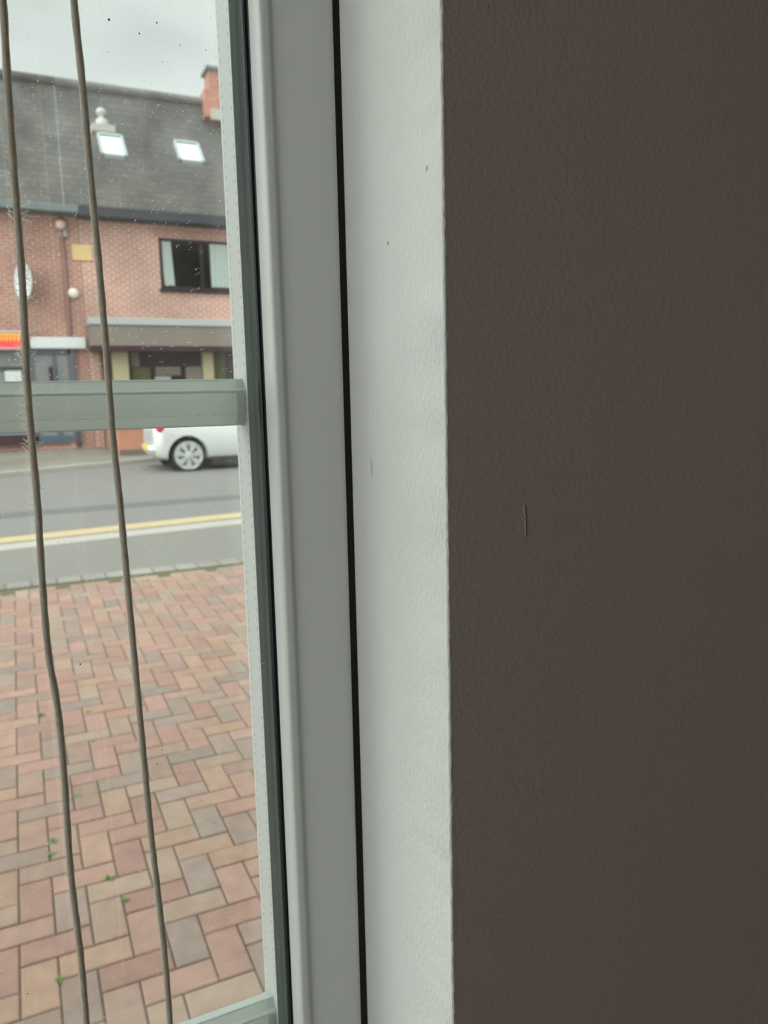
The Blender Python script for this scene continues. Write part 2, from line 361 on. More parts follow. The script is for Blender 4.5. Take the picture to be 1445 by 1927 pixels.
# spacer, perforated along both edges
def spacer_mat():
    m = mat('perforated_spacer_aluminium', (0.70, 0.715, 0.70), 0.45, metal=0.0, var=.02)
    nt = m.node_tree; N = nt.nodes; L = nt.links; b = N['Principled BSDF']; cur = b.inputs['Base Color'].links[0].from_socket
    tc = N.new('ShaderNodeTexCoord'); sp = N.new('ShaderNodeSeparateXYZ'); L.new(tc.outputs['Object'], sp.inputs[0])
    def mth(op, a, v=None, w=None):
        n = N.new('ShaderNodeMath'); n.operation = op
        for i, q in enumerate((a, v, w)):
            if q is None: continue
            if isinstance(q, (int, float)): n.inputs[i].default_value = q
            else: L.new(q, n.inputs[i])
        return n.outputs[0]
    PZ = 0.0048
    fz = mth('ABSOLUTE', mth('SUBTRACT', mth('FRACT', mth('DIVIDE', sp.outputs['Z'], PZ)), .5))
    dz = mth('LESS_THAN', fz, .16)
    d1 = mth('LESS_THAN', mth('ABSOLUTE', mth('SUBTRACT', sp.outputs['Y'], YS0+.0028)), .00035)
    d2 = mth('LESS_THAN', mth('ABSOLUTE', mth('SUBTRACT', sp.outputs['Y'], YS1-.0026)), .00035)
    k = mth('MULTIPLY', dz, mth('MAXIMUM', d1, d2))
    mx = N.new('ShaderNodeMixRGB'); L.new(k, mx.inputs[0]); L.new(cur, mx.inputs[1]); mx.inputs[2].default_value = (.16, .17, .18, 1)
    L.new(mx.outputs[0], b.inputs['Base Color'])
    return m
M['spacer'] = spacer_mat()
XS = 0.0925
bm = bmesh.new(); bbox(bm, XS, XS+.007, YS0, YS1, zg0, zg1); bbox(bm, XL+.05, XL+.057, YS0, YS1, zg0, zg1)
bbox(bm, XL+.057, XS, YS0, YS1, zg0, zg0+.007); bbox(bm, XL+.057, XS, YS0, YS1, zg1-.007, zg1)
from_bm('spacer', bm, M['spacer'], win)
bm = bmesh.new(); bbox(bm, XS+.0002, .0998, YG+.00405, YG+.00418, zg0, zg1)
from_bm('edge_seal', bm, M['butyl'], win)
# glazing bars in the cavity
def hbar(zc):
    y0 = YS0+.0035; h = .0098
    P = [(y0+.0085, h), (y0+.004, h), (y0+.0012, h*.60), (y0+.0004, h*.56), (y0-.0002, h*.50), (y0-.0001, h*.46), (y0, h*.40), (y0, -h*.48), (y0+.0005, -h*.52), (y0+.0003, -h*.58), (y0+.0036, -h), (y0+.0085, -h),
         (y0+.012, -h*.5), (y0+.012, h*.5)]
    bm = bmesh.new(); prism(bm, [(p[0], zc+p[1]) for p in P], 'x', XL+.057, XS-.0013)
    for sgn, hh in ((1, h), (-1, h)):                 # thin translucent lips added to draw bright highlights along the edges
        a_, b_ = sorted((zc+sgn*(hh-.0004), zc+sgn*(hh+.0005)))
        bbox(bm, XL+.057, XS-.0042, y0+.0038, y0+.0041, a_, b_)
    prism(bm, [(y0-.0002-.00032*sin(pi*k/6), zc+h*.48+.0006*cos(pi*k/6)) for k in range(7)], 'x', XL+.057, XS-.0042)  # ridge bead added along the facet to catch a highlight line
    from_bm('glazing_bar', bm, M['bar'], win)
    bm = bmesh.new(); prism(bm, [(y0-.0004+(p[0]-y0)*1.05, zc+p[1]*1.04) for p in P], 'x', XS-.0040, XS-.0001)
    prism(bm, [(y0-.0008+(p[0]-y0)*1.1, zc+p[1]*1.06) for p in P], 'x', XS-.0012, XS-.0001)
    from_bm('bar_end_clip', bm, M['bar'], win)
YB = YS0+.004
zc_up = (at(440, 717.6, YB).z + at(440, 796, YB).z)/2
zc_lo = at(460, 1909, YB).z - .0088
dzb = zc_up-zc_lo
for z in (zc_up+dzb if zc_up+dzb < zg1-.02 else None, zc_up, zc_lo, zc_lo-dzb):
    if z and zg0+.02 < z < zg1-.02: hbar(z)
bm = bmesh.new()
for xb in (-.25, -.60, -.93): bbox(bm, xb-.009, xb+.009, YS0+.004, YS0+.0155, zg0+.007, zg1-.007, .002)
from_bm('glazing_bar', bm, M['bar'], win)

# ------------------------------------------------------------------ blind cords
YC = 0.236
def smooth_path(pts, y, sub=14):
    P = [at(p[0], p[1], y) for p in pts]
    z_top = Z1-.001; P.insert(0, Vector((P[0].x + .001, y, z_top)))
    dn = (P[-1]-P[-2]).normalized(); P.append(P[-1]+Vector((.0, 0, -.12)))
    out = []
    for i in range(len(P)-1):
        a = P[max(0, i-1)]; b = P[i]; c = P[i+1]; d = P[min(len(P)-1, i+2)]
        n = max(2, int((c-b).length/.0016))
        # centripetal-ish: scale tangents by segment length
        l = (c-b).length
        tb = (c-a)/max(1e-6, (c-a).length)*l; tcn = (d-b)/max(1e-6, (d-b).length)*l
        for k in range(n):
            t = k/n
            out.append(b*(2*t**3-3*t**2+1)+tb*(t**3-2*t**2+t)+c*(-2*t**3+3*t**2)+tcn*(t**3-t**2))
    out.append(P[-1])
    return out
c1 = [(5, 0), (14, 150), (28, 350), (40, 500), (48, 650), (51, 720), (60, 830), (70, 940), (80, 1100), (91, 1230), (108, 1330), (120, 1450), (133, 1640), (152, 1800), (163, 1927)]
c2 = [(139, 0), (154, 150), (172, 350), (188, 520), (203, 700), (212, 820), (224, 930), (238, 1080), (252, 1230), (268, 1400), (283, 1560), (297, 1680), (310, 1800), (320, 1927)]
paths = []
for pts, lab, y in ((c1, 'frayed beige blind cord with loose fibres, nearest the left edge', YC), (c2, 'smooth beige blind cord, the right of the two hanging before the glass', YC)):
    pa = smooth_path(pts, y); paths.append(pa)
    bm = bmesh.new(); tube(bm, pa, .00098, 12, twist=1100, flute=.07, nf=4)
    o = from_bm('blind_cord', bm, M['cord'], smooth=True)
    tag(o, lab, 'cord', 'blind cords in front of the window')
    if pts is c1:
        bm = bmesh.new(); rnd = random.Random(11)
        vis = [p for p in pa if EYE-.12 < p.z < EYE+.14]
        for i in range(1000):
            p = rnd.choice(vis); dz = abs(p.z-(EYE+.022))
            if rnd.random() < dz*17: continue
            side = rnd.choice((-1, 1)); ln = rnd.uniform(.0008, .0032)*(1.5 if rnd.random() < .12 else 1)
            q = p+Vector((side*.0009, rnd.uniform(-.0006, .0006), 0)); path = [q]
            dr = Vector((side, rnd.uniform(-.5, .5), rnd.uniform(-.6, .9))).normalized()
            for k in range(4):
                dr = (dr+Vector((rnd.uniform(-.35, .35), rnd.uniform(-.3, .3), rnd.uniform(-.2, .5)))).normalized(); path.append(path[-1]+dr*ln/4)
            tube(bm, path, .000055, 3)
        f = from_bm('loose_fibre', bm, M['fibre'], o); f['kind'] = 'stuff'; f['label'] = 'fuzz of pale loose fibres'

# ------------------------------------------------------------------ street ground
M['asphalt'] = mat('worn_asphalt', (0.17, 0.158, 0.148), 0.9, var=.10, scale=1.5, bump=.3, bscale=60, bdist=.004)
M['asphalt_foot'] = mat('footway_asphalt', (0.178, 0.166, 0.146), 0.9, var=.08, scale=2)
M['kerb'] = mat('concrete_kerb', (0.36, 0.33, 0.29), 0.9, var=.12, scale=4)
M['flag'] = brick_mat('pavement_flags', (.21, .185, .155), (.18, .16, .13), (.14, .13, .105), w=.9, h=.6, ms=.012, axes='XY', patch=.15)
M['yellow'] = mat('yellow_road_paint', (0.44, 0.34, 0.185), 0.8, var=.12, scale=5)
M['seam'] = mat('tar_seam', (0.11, 0.108, 0.11), 0.8, var=.15, scale=4)
M['joint'] = mat('mossy_joint_sand', (0.10, 0.095, 0.04), 1.0, var=.5, scale=14)
M['soil'] = mat('bare_ground', (0.2, 0.18, 0.15), 1.0, var=.2)
RD = -.09                                        # the carriageway lies a kerb's height lower
GX0, GX1 = -14.0, 34.0
def strip(name, a, b, m, top, thick=.05, x0=GX0, x1=GX1, parent=None):
    """a, b: two-point lines ((x,y),(x,y)) for near and far edge; slab following the slope"""
    def Y(l, x): (xa, ya), (xb, yb) = l; return ya+(yb-ya)*(x-xa)/(xb-xa)
    bm = bmesh.new(); n = 12
    T = []; B = []
    for i in range(n+1):
        x = x0+(x1-x0)*i/n
        ya, yb = Y(a, x), Y(b, x)
        T.append((bm.verts.new((x, ya, gz(ya, top))), bm.verts.new((x, yb, gz(yb, top)))))
        B.append((bm.verts.new((x, ya, gz(ya, top-thick))), bm.verts.new((x, yb, gz(yb, top-thick)))))
    for i in range(n):
        bm.faces.new((T[i][0], T[i+1][0], T[i+1][1], T[i][1])); bm.faces.new((B[i][0], B[i][1], B[i+1][1], B[i+1][0]))
        bm.faces.new((T[i][0], B[i][0], B[i+1][0], T[i+1][0])); bm.faces.new((T[i][1], T[i+1][1], B[i+1][1], B[i][1]))
    return from_bm(name, bm, m, parent)
def line(p, q, dz=0): a = ground(*p, dz); b = ground(*q, dz); return ((a.x, a.y), (b.x, b.y))
pave_edge = line((0, 1110), (465, 1058))
sett_edge = line((0, 1100), (465, 1048))
kerb_in = line((0, 1037), (457, 986)); kerb_out = line((0, 1026), (457, 976))
yel_n = line((0, 1023), (457, 973), RD); yel_f = line((0, 1013), (457, 964), RD)
tar_n = line((0, 976), (457, 938), RD); tar_f = line((0, 966), (457, 930), RD)
far_kerb = line((0, 899), (300, 868), RD); far_kerb_in = line((0, 888), (300, 859), 0.0)
flat = lambda y: ((0, y), (1, y))
struct(strip('ground_soil', flat(YO-.02), flat(60), M['soil'], -.32, .1, -30, 50))
struct(strip('ground_footway', sett_edge, kerb_in, M['asphalt_foot'], 0.0, .3))
struct(strip('ground_near_kerb', kerb_in, kerb_out, M['kerb'], 0.004, .3))
struct(strip('ground_road', kerb_out, far_kerb, M['asphalt'], RD, .15))
struct(strip('ground_yellow_line', yel_n, yel_f, M['yellow'], RD+.004, .003))
struct(strip('ground_tar_seam', tar_n, tar_f, M['seam'], RD+.003, .002))
struct(strip('ground_far_kerb', far_kerb, far_kerb_in, M['kerb'], 0.0, .3))
struct(strip('ground_far_pavement', far_kerb_in, flat(21.3), M['flag'], -.002, .3))
# setts along the edge of the forecourt
M['sett'] = brick_mat('grey_setts', (.24, .22, .195), (.20, .175, .16), (.13, .12, .09), w=.2, h=.3, ms=.012, axes='XY', offset=0)
struct(strip('ground_sett_row', pave_edge, sett_edge, M['sett'], 0.002, .3))
struct(strip('ground_joint_bed', flat(YO), pave_edge, M['joint'], -.010, .3))
# herringbone block paving
def paving():
    A0 = ground(100/2.676, 1600+590/2.676); U = 0.1035
    ax, by = A0.x, A0.y
    me = bpy.data.meshes.new('ground_paving'); V = []; Fc = []; cols = []
    rnd = random.Random(5)
    pal = [(.46, .26, .20), (.48, .29, .22), (.44, .25, .20), (.48, .30, .21), (.42, .27, .21), (.36, .27, .22), (.40, .285, .23), (.45, .315, .23), (.49, .28, .225)]
    j = .0048; ch = .0045
    for i in range(-90, 110):
        for m in range(-40, 50):
            for kind in (0, 1):
                x = ax+(i+4*m)*U
                y = by-i*U if kind == 0 else by-(i+2)*U
                w, h = (2*U, U) if kind == 0 else (U, 2*U)
                if x < -3.2 or x+w > 7.0 or y < YO+.01: continue
                (xa, ya), (xb, yb) = pave_edge
                if y+h > ya+(yb-ya)*(x-xa)/(xb-xa)+.001: continue
                x0, x1, y0, y1 = x+j/2+rnd.uniform(-.0006, .0006), x+w-j/2, y+j/2, y+h-j/2+rnd.uniform(-.0006, .0006)
                dz = rnd.uniform(-.0012, .0012); tx = rnd.uniform(-.004, .004)
                b = len(V)
                for (X, Y, d) in ((x0, y0, -.02), (x1, y0, -.02), (x1, y1, -.02), (x0, y1, -.02), (x0, y0, -.003), (x1, y0, -.003), (x1, y1, -.003), (x0, y1, -.003),
                                  (x0+ch, y0+ch, 0), (x1-ch, y0+ch, 0), (x1-ch, y1-ch, 0), (x0+ch, y1-ch, 0)):
                    V.append((X, Y, gz(Y, d+dz)+tx*(X-x)))
                fs = [(b+8, b+9, b+10, b+11)]
                for s in (0, 4):
                    for q in range(4): fs.append((b+s+q, b+s+(q+1) % 4, b+s+4+(q+1) % 4, b+s+4+q))
                Fc += fs
                c = rnd.choice(pal); t = rnd.uniform(.9, 1.08)
                c = tuple(v*t*.66 for v in c)
                cols += [c]*len(fs)
    me.from_pydata(V, [], Fc); me.update()
    at_ = me.color_attributes.new('block', 'FLOAT_COLOR', 'CORNER')
    for p, c in zip(me.polygons, cols):
        for li in p.loop_indices: at_.data[li].color = (*c, 1)
    m = mat('clay_block', (.5, .3, .2), .85, bump=.5, bscale=220, bdist=.0015)
    nt = m.node_tree; N = nt.nodes; L = nt.links; b = N['Principled BSDF']
    vc = N.new('ShaderNodeVertexColor'); vc.layer_name = 'block'
    n = N.new('ShaderNodeTexNoise'); n.inputs['Scale'].default_value = 18; n.inputs['Detail'].default_value = 6; tc = N.new('ShaderNodeTexCoord'); L.new(tc.outputs['Object'], n.inputs['Vector'])
    mr = N.new('ShaderNodeMapRange'); mr.inputs['To Min'].default_value = .72; mr.inputs['To Max'].default_value = 1.28; L.new(n.outputs['Fac'], mr.inputs['Value'])
    sc = N.new('ShaderNodeVectorMath'); sc.operation = 'SCALE'; L.new(vc.outputs[0], sc.inputs[0]); L.new(mr.outputs[0], sc.inputs['Scale'])
    L.new(sc.outputs[0], b.inputs['Base Color'])
    return struct(link('ground_paving', me, m))
paving()
# weeds in the joints
M['weed'] = mat('green_weed', (0.13, 0.24, 0.035), .7, var=.3, scale=60)
def weed_mesh(seed, r):
    rnd = random.Random(seed); bm = bmesh.new()
    for i in range(34):
        a = rnd.uniform(0, 2*pi); l = r*rnd.uniform(.4, 1); e = rnd.uniform(.15, 1.1); w = l*.22
        d = Vector((cos(a)*cos(e), sin(a)*cos(e), sin(e))); s = Vector((-sin(a), cos(a), 0))
        o = Vector((rnd.uniform(-.3, .3)*r*.5, rnd.uniform(-.3, .3)*r*.5, 0))
        P = [o, o+d*l*.45+s*w, o+d*l+Vector((0, 0, -l*.12)), o+d*l*.45-s*w, o+d*l*.5+Vector((0, 0, w*.5))]
        v = [bm.verts.new(p) for p in P]
        bm.faces.new((v[0], v[1], v[4])); bm.faces.new((v[1], v[2], v[4])); bm.faces.new((v[2], v[3], v[4])); bm.faces.new((v[3], v[0], v[4]))
    return bm
weeds = [((98, 1587), .020, 'small green weed between the cords, upper of the pair by the left cord'), ((97, 1611), .018, 'small green weed just below its twin left of the frayed cord'),
         ((145, 1500), .016, 'dark green moss tuft right of the frayed cord, midway down the paving'), ((76, 1348), .022, 'flat yellow-green weed left of the frayed cord bend'),
         ((205, 1656), .020, 'low green weed between the two cords on pink blocks'), ((234, 1697), .018, 'green weed in the joint left of the smooth cord'),
         ((113, 1846), .016, 'green weed nearest the bottom of the picture left of the frayed cord'), ((166, 1342), .018, 'thin green weed in a joint between the cords, furthest from the window'),
         ((176, 1396), .014, 'small green weed between the cords, below the thin far one'), ((377, 1510), .012, 'mossy tuft in the joint right of the smooth cord'),
         ((408, 1553), .012, 'mossy tuft lowest in the joints beside the window edge')]
for k, (p, r, lab) in enumerate(weeds):
    g = ground(*p, -.004); o = from_bm('weed_tuft', weed_mesh(k, r*1.5), M['weed']); o.location = (g.x, g.y, g.z-.003)
    tag(o, lab, 'weed', 'weeds in the block paving')

# ------------------------------------------------------------------ houses across the road
FY = 21.0
M['brickR'] = brick_mat('pink_red_brick', (.40, .16, .11), (.32, .12, .088), (.52, .39, .33), ms=.017, patch=.22)
M['brickL'] = brick_mat('deep_red_brick', (.35, .12, .085), (.28, .095, .07), (.46, .32, .26), ms=.017, patch=.25)
M['tile'] = brick_mat('slate_grey_tile', (.15, .145, .135), (.12, .118, .11), (.09, .09, .085), w=.3, h=.16, ms=.012, patch=.32)
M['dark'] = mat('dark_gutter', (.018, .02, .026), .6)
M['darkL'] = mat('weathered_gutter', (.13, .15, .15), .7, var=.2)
M['brownfr'] = mat('dark_brown_frame', (.028, .014, .016), .85, spec=.15)
M['winin'] = mat('dim_window_glass', (.05, .042, .05), .15)
M['curtain'] = mat('pale_curtain', (.33, .37, .34), .9, var=.1, scale=30)
M['fasciatop'] = mat('grey_white_trim', (.36, .37, .37), .7)
M['canopy'] = mat('taupe_canopy', (.19, .155, .13), .8, var=.12, scale=3)
M['creamp'] = mat('cream_pillar_paint', (.44, .37, .22), .8)
M['maroon'] = mat('maroon_frame', (.05, .02, .028), .85, spec=.15)
M['whitep'] = mat('white_painted_board', (.58, .585, .58), .6)
M['navy'] = mat('navy_frame_paint', (.055, .085, .115), .5)
M['shopglass'] = mat('grey_shop_glass', (.19, .19, .19), .2, var=.35, scale=2.2)
M['red'] = mat('red_sign', (.80, .045, .05), .5)
M['yel'] = mat('yellow_lettering', (.95, .50, .03), .5)
M['plaque'] = mat('yellow_plaque', (.62, .43, .20), .8, var=.1)
M['lead'] = mat('pale_flashing', (.36, .34, .31), .8)
M['pot'] = mat('grey_vent', (.42, .43, .41), .8)
M['velux'] = mat('bright_roof_glass', (.86, .88, .88), .08, metal=.85)
M['veluxf'] = mat('grey_roof_window_frame', (.30, .35, .35), .5)
M['render_orange'] = brick_mat('orange_brick', (.52, .20, .11), (.44, .17, .10), (.40, .22, .15), patch=.12)

eave = at(430, 412, FY-.35).z
XP = 1.77                       # party line
GB = gz(FY)                                    # ground level at the facade
RY = None
# ridge: where the 44 degree slope from the eaves meets the sightline to the ridge
PIT = tan(radians(45)); EY = FY-.40
d = ray(200, 167); tz = d.z/d.y
RY = (EYE - eave + EY*PIT)/(PIT - tz); RZ = EYE+tz*RY
def roof_hit(px, py, up=0.0):
    d = ray(px, py); t = (eave - EY*PIT - EYE + up)/(d.z - d.y*PIT); return Vector((d.x*t, d.y*t, EYE+d.z*t))
def roof_obj(x0, x1, parent):
    # modelled in a frame lying along the slope, so that the tile courses follow it
    Ls = sqrt((RY-EY)**2+(RZ-eave)**2)
    bm = bmesh.new(); bbox(bm, x0, x1, -.12, 0, -.1, Ls)
    o = from_bm('roof', bm, M['tile'], parent)
    a = atan2(RY-EY, RZ-eave)
    o.matrix_world = Matrix.Translation((0, EY, eave)) @ Matrix.Rotation(-a, 4, 'X')
    o.parent = None
    return o
def place(o, parent):
    mw = o.matrix_world.copy(); o.parent = parent; o.matrix_parent_inverse = Matrix.Translation(-parent.location)
def house(x0, x1, label, bmat):
    h = empty('terraced_house', ((x0+x1)/2, FY, GB), label, 'house', 'brick houses with shops across the road')
    box('wall', x0, x1, FY, FY+9, GB-.2, eave+.12, bmat, h)
    r = roof_obj(x0, x1, h); place(r, h)
    b2 = box('roof', x0, x1, RY, RY+.01, eave, RZ-.05, M['tile'], h); b2.name = 'roof_back'
    bm = bmesh.new(); disc_lathe(bm, [(.12, 0), (.12, x1-x0)], (x0, RY-.02, RZ), 'x', 12); from_bm('ridge_tiles', bm, M['tile'], h, smooth=True)
    return h
hL = house(-9.0, XP-.01, 'deep red brick house with the takeaway shop, with the downpipe and white lintel', M['brickL'])
hR = house(XP, 13.0, 'pink red brick house with the brown canopy shopfront and roof windows', M['brickR'])
def P2(px, py, Y=FY): v = at(px, py, Y); return v.x, v.z
def rect(name, x0, y0, x1, y1, Y, dep, m, parent, bev=0):
    """pixel-read rectangle -> board standing at depth Y, dep thick (towards the street)"""
    cx = (x0+x1)/2; cy = (y0+y1)/2
    X0 = at(x0, cy, Y).x; X1 = at(x1, cy, Y).x; Z1_ = at(cx, y0, Y).z; Z0_ = at(cx, y1, Y).z
    return box(name, X0, X1, Y, Y+dep, Z0_, Z1_, m, parent, bev)
def stretch_z(o, a, b):
    zz = [v.co.z for v in o.data.vertices]; mid = (min(zz)+max(zz))/2
    for v in o.data.vertices: v.co.z = a if v.co.z < mid else b
# gutters
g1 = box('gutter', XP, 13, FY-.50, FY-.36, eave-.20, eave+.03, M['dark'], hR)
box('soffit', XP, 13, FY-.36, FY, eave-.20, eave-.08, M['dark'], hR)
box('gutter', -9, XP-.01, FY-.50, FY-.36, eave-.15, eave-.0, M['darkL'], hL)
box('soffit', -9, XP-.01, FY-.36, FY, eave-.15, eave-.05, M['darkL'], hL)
bm = bmesh.new(); xq = at(121, 500, FY).x; tube(bm, [(xq, FY-.06, eave-.2), (xq, FY-.06, GB+.05)], .05, 10); from_bm('downpipe', bm, mat('brown_downpipe', (.20, .10, .085), .7), hL, smooth=True)
# upper window of the right house
def upper_window(x0, x1, z0, z1, parent, curt, label=None):
    w = bmesh.new(); t = .07; Y = FY-.03
    xm = x0+(x1-x0)*.52
    for (a, b, c, e) in ((x0, x1, z0, z0+t), (x0, x1, z1-t, z1), (x0, x0+t, z0, z1), (x1-t, x1, z0, z1), (xm-.04, xm+.04, z0, z1)): bbox(w, a, b, Y, Y+.08, c, e)
    fr = from_bm('window', w, M['brownfr'], parent)
    box('pane', x0+t, x1-t, Y+.03, Y+.035, z0+t, z1-t, M['winin'], fr)
    for (a, b, lean) in curt:
        bm = bmesh.new(); n = 16; top = []; bot = []
        for i in range(n+1):
            s = i/n; yy = Y+.018+.009*sin(s*pi*8)
            top.append((a+(b-a)*s, yy)); 
        pts = top+[(p[0], p[1]+.004) for p in top[::-1]]
        va = [bm.verts.new((p[0], p[1], z0+t+.02)) for p in pts]; vb = [bm.verts.new((p[0]-lean, p[1], z1-t-.01)) for p in pts]
        for i in range(len(pts)): bm.faces.new((va[i], va[(i+1) % len(pts)], vb[(i+1) % len(pts)], vb[i]))
        from_bm('curtain', bm, M['curtain'], fr, smooth=True)
    box('sill', x0-.05, x1+.05, FY-.10, FY, z0-.07, z0, M['brownfr'], parent)
    return fr
wx0 = at(301, 500, FY).x; wz1 = at(370, 452, FY).z; wz0 = at(370, 546, FY).z
wx1 = wx0+2.05
upper_window(wx0, wx1, wz0, wz1, hR, [(at(308, 500, FY).x, at(327, 500, FY).x, .05), (at(396, 500, FY).x, at(430, 500, FY).x, 0.0)])
bm = bmesh.new()                                  # soldier course over the window
for i in range(28): bbox(bm, wx0-.1+i*.078, wx0-.1+i*.078+.066, FY-.012, FY+.01, wz1+.02, wz1+.235)
from_bm('brick_lintel', bm, M['brickL'], hR)
xl = at(1, 530, FY).x
upper_window(xl-2.2, xl-.10, at(0, 541, FY).z, at(0, 450, FY).z, hL, [(xl-.65, xl-.2, 0)])
# roof windows
def velux(p0, p1):
    a = roof_hit(*p0, .30); b = roof_hit(*p1, .30); ang = atan2(RY-EY, RZ-eave)
    s1 = (a.y-EY+.15)/sin(ang); s0 = (b.y-EY+.15)/sin(ang)
    T = Matrix.Translation((0, EY, eave)) @ Matrix.Rotation(-ang, 4, 'X')
    def mk(name, parts, m, par):
        bm = bmesh.new()
        for q in parts: bbox(bm, *q)
        for v in bm.verts: v.co = T @ v.co
        return from_bm(name, bm, m, par)
    x0, x1, t = a.x, b.x, .08
    f = mk('roof_window', [(x0, x1, -.21, -.11, s0, s0+t), (x0, x1, -.21, -.11, s1-t, s1), (x0, x0+t, -.21, -.11, s0, s1), (x1-t, x1, -.21, -.11, s0, s1)], M['veluxf'], hR)
    mk('pane', [(x0+t, x1-t, -.17, -.15, s0+t, s1-t)], M['velux'], f)
velux((181, 247), (241, 294)); velux((325, 261), (387, 305))
# roof vent
v = roof_hit(191, 234); bm = bmesh.new()
disc_lathe(bm, [(.17, -.2), (.15, .08), (.07, .12), (.07, .20), (.13, .22), (.13, .31), (.08, .37), (.02, .39)], (v.x, v.y-.1, v.z), 'z', 16)
tag(from_bm('roof_vent', bm, M['pot'], smooth=True), 'small grey cowled vent on the slate roof above the left roof window', 'vent')
bx = box('vent_flashing', v.x-.30, v.x+.30, v.y-.42, v.y+.0, v.z-.30, v.z-.12, M['lead'], hR)
# chimney
chx0 = at(386, 200, RY-.4).x; chw = 1.25
ch = hR
ztop = at(400, 132, RY-.3).z
chs = box('chimney', chx0+.18, chx0+chw, RY-.3, RY+.3, RZ-.5, ztop, brick_mat('chimney_brick', (.40, .15, .10), (.32, .115, .08), (.30, .2, .16)), ch)
box('stack_shoulder', chx0, chx0+chw+.15, RY-.40, RY+.4, RZ-.52, RZ+.25, bpy.data.materials['chimney_brick'], chs)
box('cap', chx0+.1, chx0+chw+.08, RY-.40, RY+.38, ztop, ztop+.09, M['darkL'], chs)
box('flashing', chx0+.15, chx0+chw+.2, RY-.52, RY-.40, RZ-.62, RZ-.33, M['lead'], chs)

# right shopfront
CYD = FY-.75
zt, zb = at(300, 603, CYD).z, at(300, 612, CYD).z
cx0 = at(168, 605, CYD).x; cx1 = cx0+6.2
zt = at(300, 600, CYD).z; zm = at(300, 612, CYD).z; zd = at(300, 651, CYD).z
box('canopy_trim', cx0-.02, cx1, CYD-.04, FY, zm, zt, M['fasciatop'], hR)
box('canopy', cx0, cx1, CYD, FY, zd, zm, M['canopy'], hR)
box('soffit_shade_strip', cx0, cx1, CYD+.02, FY, zd-.12, zd, M['maroon'], hR)  # soffit strip, coloured dark for the shadow under the canopy
zbase = gz(FY)
sx0 = at(196, 690, FY-.02).x; sx1 = at(445, 690, FY-.02).x+1.2
sh = box('shop_window', sx0, sx1, FY-.03, FY+.0, zbase+.5, zd-.12, M['brownfr'], hR)
for (a, b, c, d2, mm) in ((246, 662, 262, 690, 'canopy'), (249, 692, 283, 718, 'joint'), (293, 690, 340, 706, 'canopy'), (350, 690, 380, 718, 'soil'), (292, 708, 322, 720, 'fasciatop'), (402, 664, 424, 730, 'joint')):
    rect('display', a, c and b, c, d2, FY-.05, .02, M[mm], sh)
for a, b in ((211, 241), (382, 401)):
    o = rect('pillar', a, 655, b, 690, FY-.25, .2, M['creamp'], hR)
    stretch_z(o, zbase, zd-.1)
o = rect('door_frame', 428, 655, 462, 690, FY-.10, .08, M['maroon'], hR)
stretch_z(o, zbase, zd-.1)
rect('stall_riser', 196, 780, 470, 835, FY-.12, .12, M['brickR'], hR)
# brick pier between the shops
o = rect('brick_pier', 167, 640, 187, 690, FY-.12, .12, M['brickR'], hR)
stretch_z(o, zbase, at(175, 641, FY).z)
# left shopfront
o = rect('shop_window', -200, 655, 57, 812, FY-.04, .03, M['shopglass'], hL)
rect('shop_window', 66, 657, 134, 826, FY-.04, .03, M['shopglass'], hL)
rect('lintel_board', 57, 634, 162, 656, FY-.22, .2, M['whitep'], hL, .02)
bm = bmesh.new()
def rb(px0, py0, px1, py1, Y, dep):
    cx = (px0+px1)/2; cy = (py0+py1)/2
    bbox(bm, at(px0, cy, Y).x, at(px1, cy, Y).x, Y, Y+dep, at(cx, py1, Y).z, at(cx, py0, Y).z)
rb(57, 656, 66, 832, FY-.1, .08); rb(134, 656, 148, 832, FY-.1, .08); rb(66, 656, 134, 666, FY-.1, .08); rb(66, 820, 134, 834, FY-.1, .08); rb(104, 666, 109, 820, FY-.09, .06)
from_bm('door_frame', bm, M['navy'], hL)
rect('display', 93, 690, 108, 730, FY-.07, .02, M['maroon'], hL); rect('display', 10, 698, 41, 730, FY-.08, .02, M['whitep'], hL)
rect('display', 0, 690, 44, 698, FY-.07, .02, M['dark'], hL)
rect('stall_riser', -200, 811, 60, 822, FY-.14, .12, mat('grey_blue_panel', (.22, .26, .29), .7), hL)
rect('plinth', -200, 822, 60, 842, FY-.16, .14, M['maroon'], hL)
# red takeaway sign, lettering too blurred to read: rounded yellow strokes on red
sg = empty('shop_sign', tuple(at(0, 640, FY-.25)), 'red shop sign with yellow lettering beside the white lintel board', 'sign')
rect('sign_board', -220, 626, 41, 652, FY-.26, .2, M['red'], sg)
rect('sign_edge', -220, 619, 41, 625.5, FY-.28, .22, mat('pinkish_sign_edge', (.52, .36, .33), .7), sg)
rect('sign_edge', -220, 652.5, 41, 657, FY-.28, .22, mat('pink_sign_edge', (.66, .30, .32), .7), sg)
bm = bmesh.new(); x = -160; rnd = random.Random(2)
while x < 38:
    w = rnd.uniform(5, 8)
    rb(x, 627.5, x+w*.34, 643, FY-.27, .01); rb(x, 627.5, x+w*.9, 632, FY-.272, .01); rb(x, 635, x+w*.8, 639, FY-.272, .01); x += w+1.2
from_bm('lettering', bm, M['yel'], sg)
